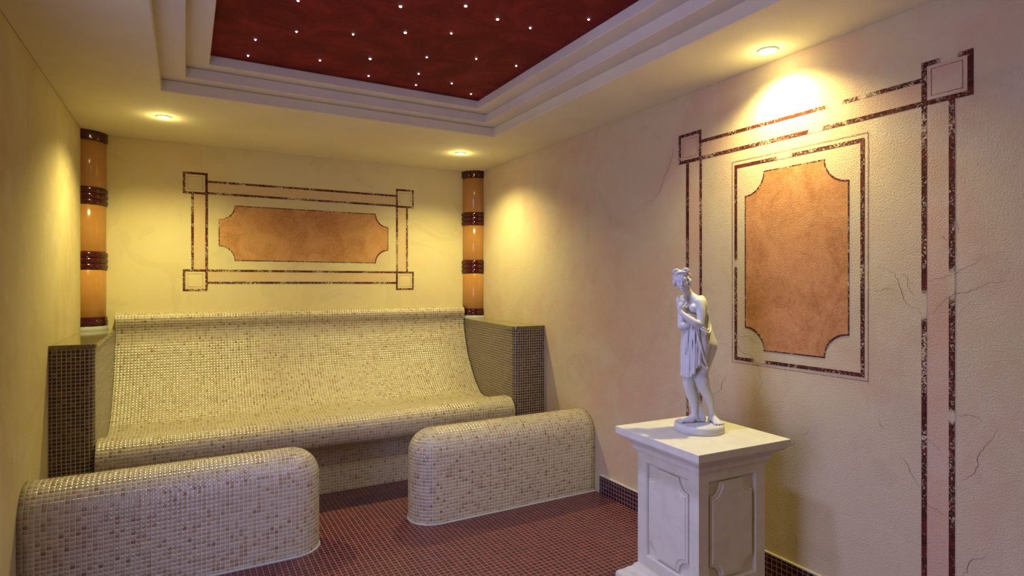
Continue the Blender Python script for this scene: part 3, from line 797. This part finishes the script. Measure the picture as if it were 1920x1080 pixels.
Cn((-5.5, 30.5, -19), (5.5, 30.5, -19), 2.0, 2.0, 1.5); Cn((-2.2, 32, -17.8), (2.2, 32, -17.8), 2.2, 2.2, 1.5); Cn((-4, 31, -23), (4, 31, -23), 2.4, 2.4, 1.5)
Cn((-8, 35.5, -20.8), (8, 35.5, -20.8), .9, .9, 1, 'cut')
B.floor(ZB-2)
body = B.mesh('body', M_statue, statue)

# hair
Hh = SDF((-130, -80, 585), (0, 70, 715), 1.3)
def EH(p, r, k=4, op='add'): E_(p, r, k, op, Hh)
def CH(a, b, ra, rb, k=3, op='add'): Cn(a, b, ra, rb, k, op, Hh)
EH((0, -9, 13), (35, 35, 34)); EH((0, -34, 2), (22, 19, 22), 5)
EH((0, 40, -8), (22.5, 26, 28), 3, 'cut')
rr = random.Random(5)
for s2 in (-1, 1):
    for q in range(6):          # waves swept back from the parting
        a0 = .15+q*.17
        pts = []
        for m_ in range(7):
            tt = m_/6
            ang = a0+tt*(1.5-a0*.35)
            pts.append((s2*35.5*math.sin(min(ang, 1.75)), 23-38*tt-q*4+2.2*math.sin(tt*9+q), 15+30*math.cos(min(ang, 2.1))-q*1.0))
        for a, b in zip(pts, pts[1:]): CH(a, b, 4.2, 4.2, 1.4)
    for m_ in range(5):           # rolls framing the face
        CH((s2*(8+m_*4.5), 25-m_*3.0, 27-m_*3.8), (s2*(13+m_*4.3), 21-m_*3.2, 21-m_*4.2), 3.8, 3.8, 1.5)
    EH((s2*32.5, 8, -1), (7.5, 10, 12), 2); EH((s2*32, 0, -12), (7, 9, 9), 2)
    # curled top knot : ring with a dimple
    for m_ in range(10):
        a, b = 2*PI*m_/10, 2*PI*(m_+1)/10
        CH((s2*20+9*math.cos(a), 8, 46+8*math.sin(a)), (s2*20+9*math.cos(b), 8, 46+8*math.sin(b)), 5.5, 5.5, 1.2)
    CH((s2*6, 5, 45), (s2*16, 2, 46), 7, 9, 3)
CH((-12, 12, 41), (12, 12, 41), 6.5, 6.5, 1.5); CH((-20, 14, 33), (20, 14, 33), 5, 5, 1.5)
Hh.mesh('hair', M_statue, statue)

# drapery
Dp = SDF((-125, -115, 20), (100, 90, 530), 1.6)
Dp.chain([up(p) for p in [(-30, -24, 398, 33), (-32, -22, 340, 38), (-40, -14, 280, 34), (-52, -8, 240, 25), (-58, -6, 212, 18)]], 10)
Dp.chain([up(p) for p in [(-8, -46, 390, 24), (0, -46, 330, 27), (-6, -46, 275, 22)]], 8)
def hemz(x):
    P_ = [(-95, 202), (-56, 204), (-48, 212), (-38, 238), (-22, 262), (0, 252), (12, 240), (20, 246)]
    for (a, za), (b, zb) in zip(P_, P_[1:]):
        if x <= b: return za+(zb-za)*(x-a)/(b-a)
    return P_[-1][1]
n = 13
for i in range(n):
    tt = i/(n-1); th = math.radians(172+tt*165)
    bx, by = -32+44*math.cos(th), -14+58*math.sin(th)
    tx, ty = -30+38*math.cos(th), -24+46*math.sin(th)
    z1_ = hemz(bx)+rr.uniform(-3, 3); wob = rr.uniform(-3, 3)
    zt = 424 if tx < -18 else 408
    m1, m2 = zt+(z1_-zt)*.33, zt+(z1_-zt)*.66
    rs = (4, 5, 6, 7) if i % 2 == 0 else (2.6, 3.4, 4.2, 4.5)
    Dp.chain([up(p) for p in [(tx*.85-6, ty, zt, rs[0]), ((tx*2+bx)/3+wob, (ty*2+by)/3-2, m1, rs[1]), ((tx+2*bx)/3-wob, (ty+2*by)/3-2, m2, rs[2]), (bx, by, z1_, rs[3])]], 2.4)
def rope(pts, r0, r1, k=2.5):
    m_ = len(pts)-1
    Dp.chain([(*up(p), r0+(r1-r0)*q/m_) for q, p in enumerate(pts)], k)
rope([(-50, -60, 418), (-44, -70, 360), (-34, -72, 310), (-14, -72, 262), (12, -66, 240)], 3.5, 5)
rope([(-36, -68, 410), (-28, -76, 370), (-14, -76, 320), (4, -70, 268), (14, -62, 244)], 3.5, 4)
rope([(-60, -58, 330), (-46, -66, 280), (-22, -68, 248)], 3.5, 4)
rope([(-52, -62, 300), (-56, -58, 250), (-58, -50, 212)], 4.5, 5)
rope([(-70, -46, 290), (-72, -44, 240), (-70, -38, 208)], 4, 5)
# rolled cloth around the waist, below and around the left elbow, up over the back
rope([(-20, -82, 408), (-8, -86, 398), (8, -82, 390), (24, -62, 391), (36, -34, 406), (39, -8, 424), (36, 22, 424)], 4, 6.5, 3)
rope([(-12, -84, 412), (4, -80, 402), (18, -64, 402), (30, -42, 418), (33, -20, 440)], 4, 4, 2.2)
rope([(22, -52, 414), (30, -40, 436), (28, -32, 462), (22, -30, 484)], 4, 2.5, 2.2)
rope([(-66, -58, 456), (-48, -64, 452), (-30, -62, 448)], 3.5, 3.5, 2)
rope([(-72, -52, 466), (-52, -58, 462), (-32, -58, 458)], 3, 2.6, 2)
rope([(36, 22, 424), (10, 42, 418), (-26, 42, 410), (-58, 22, 404), (-68, -10, 398)], 6.5, 7, 4)
# left hanging side and the cloth behind the legs
Dp.chain([up(p) for p in [(-48, 14, 395, 22), (-50, 16, 300, 26), (-50, 18, 205, 22)]], 8)
Dp.chain([up(p) for p in [(-40, 26, 205, 26), (-30, 30, 150, 20), (-4, 30, 100, 15), (12, 28, 50, 16), (18, 24, 12, 19)]], 8)
for dx in (-10, 0, 10): rope([(-14+dx*.4, 18, 150), (0+dx*.7, 14, 90), (16+dx, 8, 8)], 4, 5.5)
Dp.floor(ZB-2)
Dp.mesh('drapery', M_statue, statue, 1)
#STATUE_END#
# ------------------------------------------------------------------ camera, world, view
yaw = math.radians(29.3)
cam = bpy.data.cameras.new('camera'); co = link(bpy.data.objects.new('camera', cam))
co.location = (0, 0, 1.356); co.rotation_euler = (PI/2, 0, -yaw)
cam.sensor_width = 36; cam.lens = 1090/1920*36; cam.clip_start = .05
cam.shift_y = -(540-532)/1920*-1*-1
sc.camera = co
w = bpy.data.worlds.new('world'); sc.world = w; w.use_nodes = True
w.node_tree.nodes['Background'].inputs[0].default_value = (.5, .45, .5, 1); w.node_tree.nodes['Background'].inputs[1].default_value = .05
vs_ = sc.view_settings
sc.display_settings.display_device = 'sRGB'
vs_.view_transform = 'Standard'; vs_.look = 'None'; vs_.exposure = 0.2; vs_.gamma = 1; vs_.use_curve_mapping = False
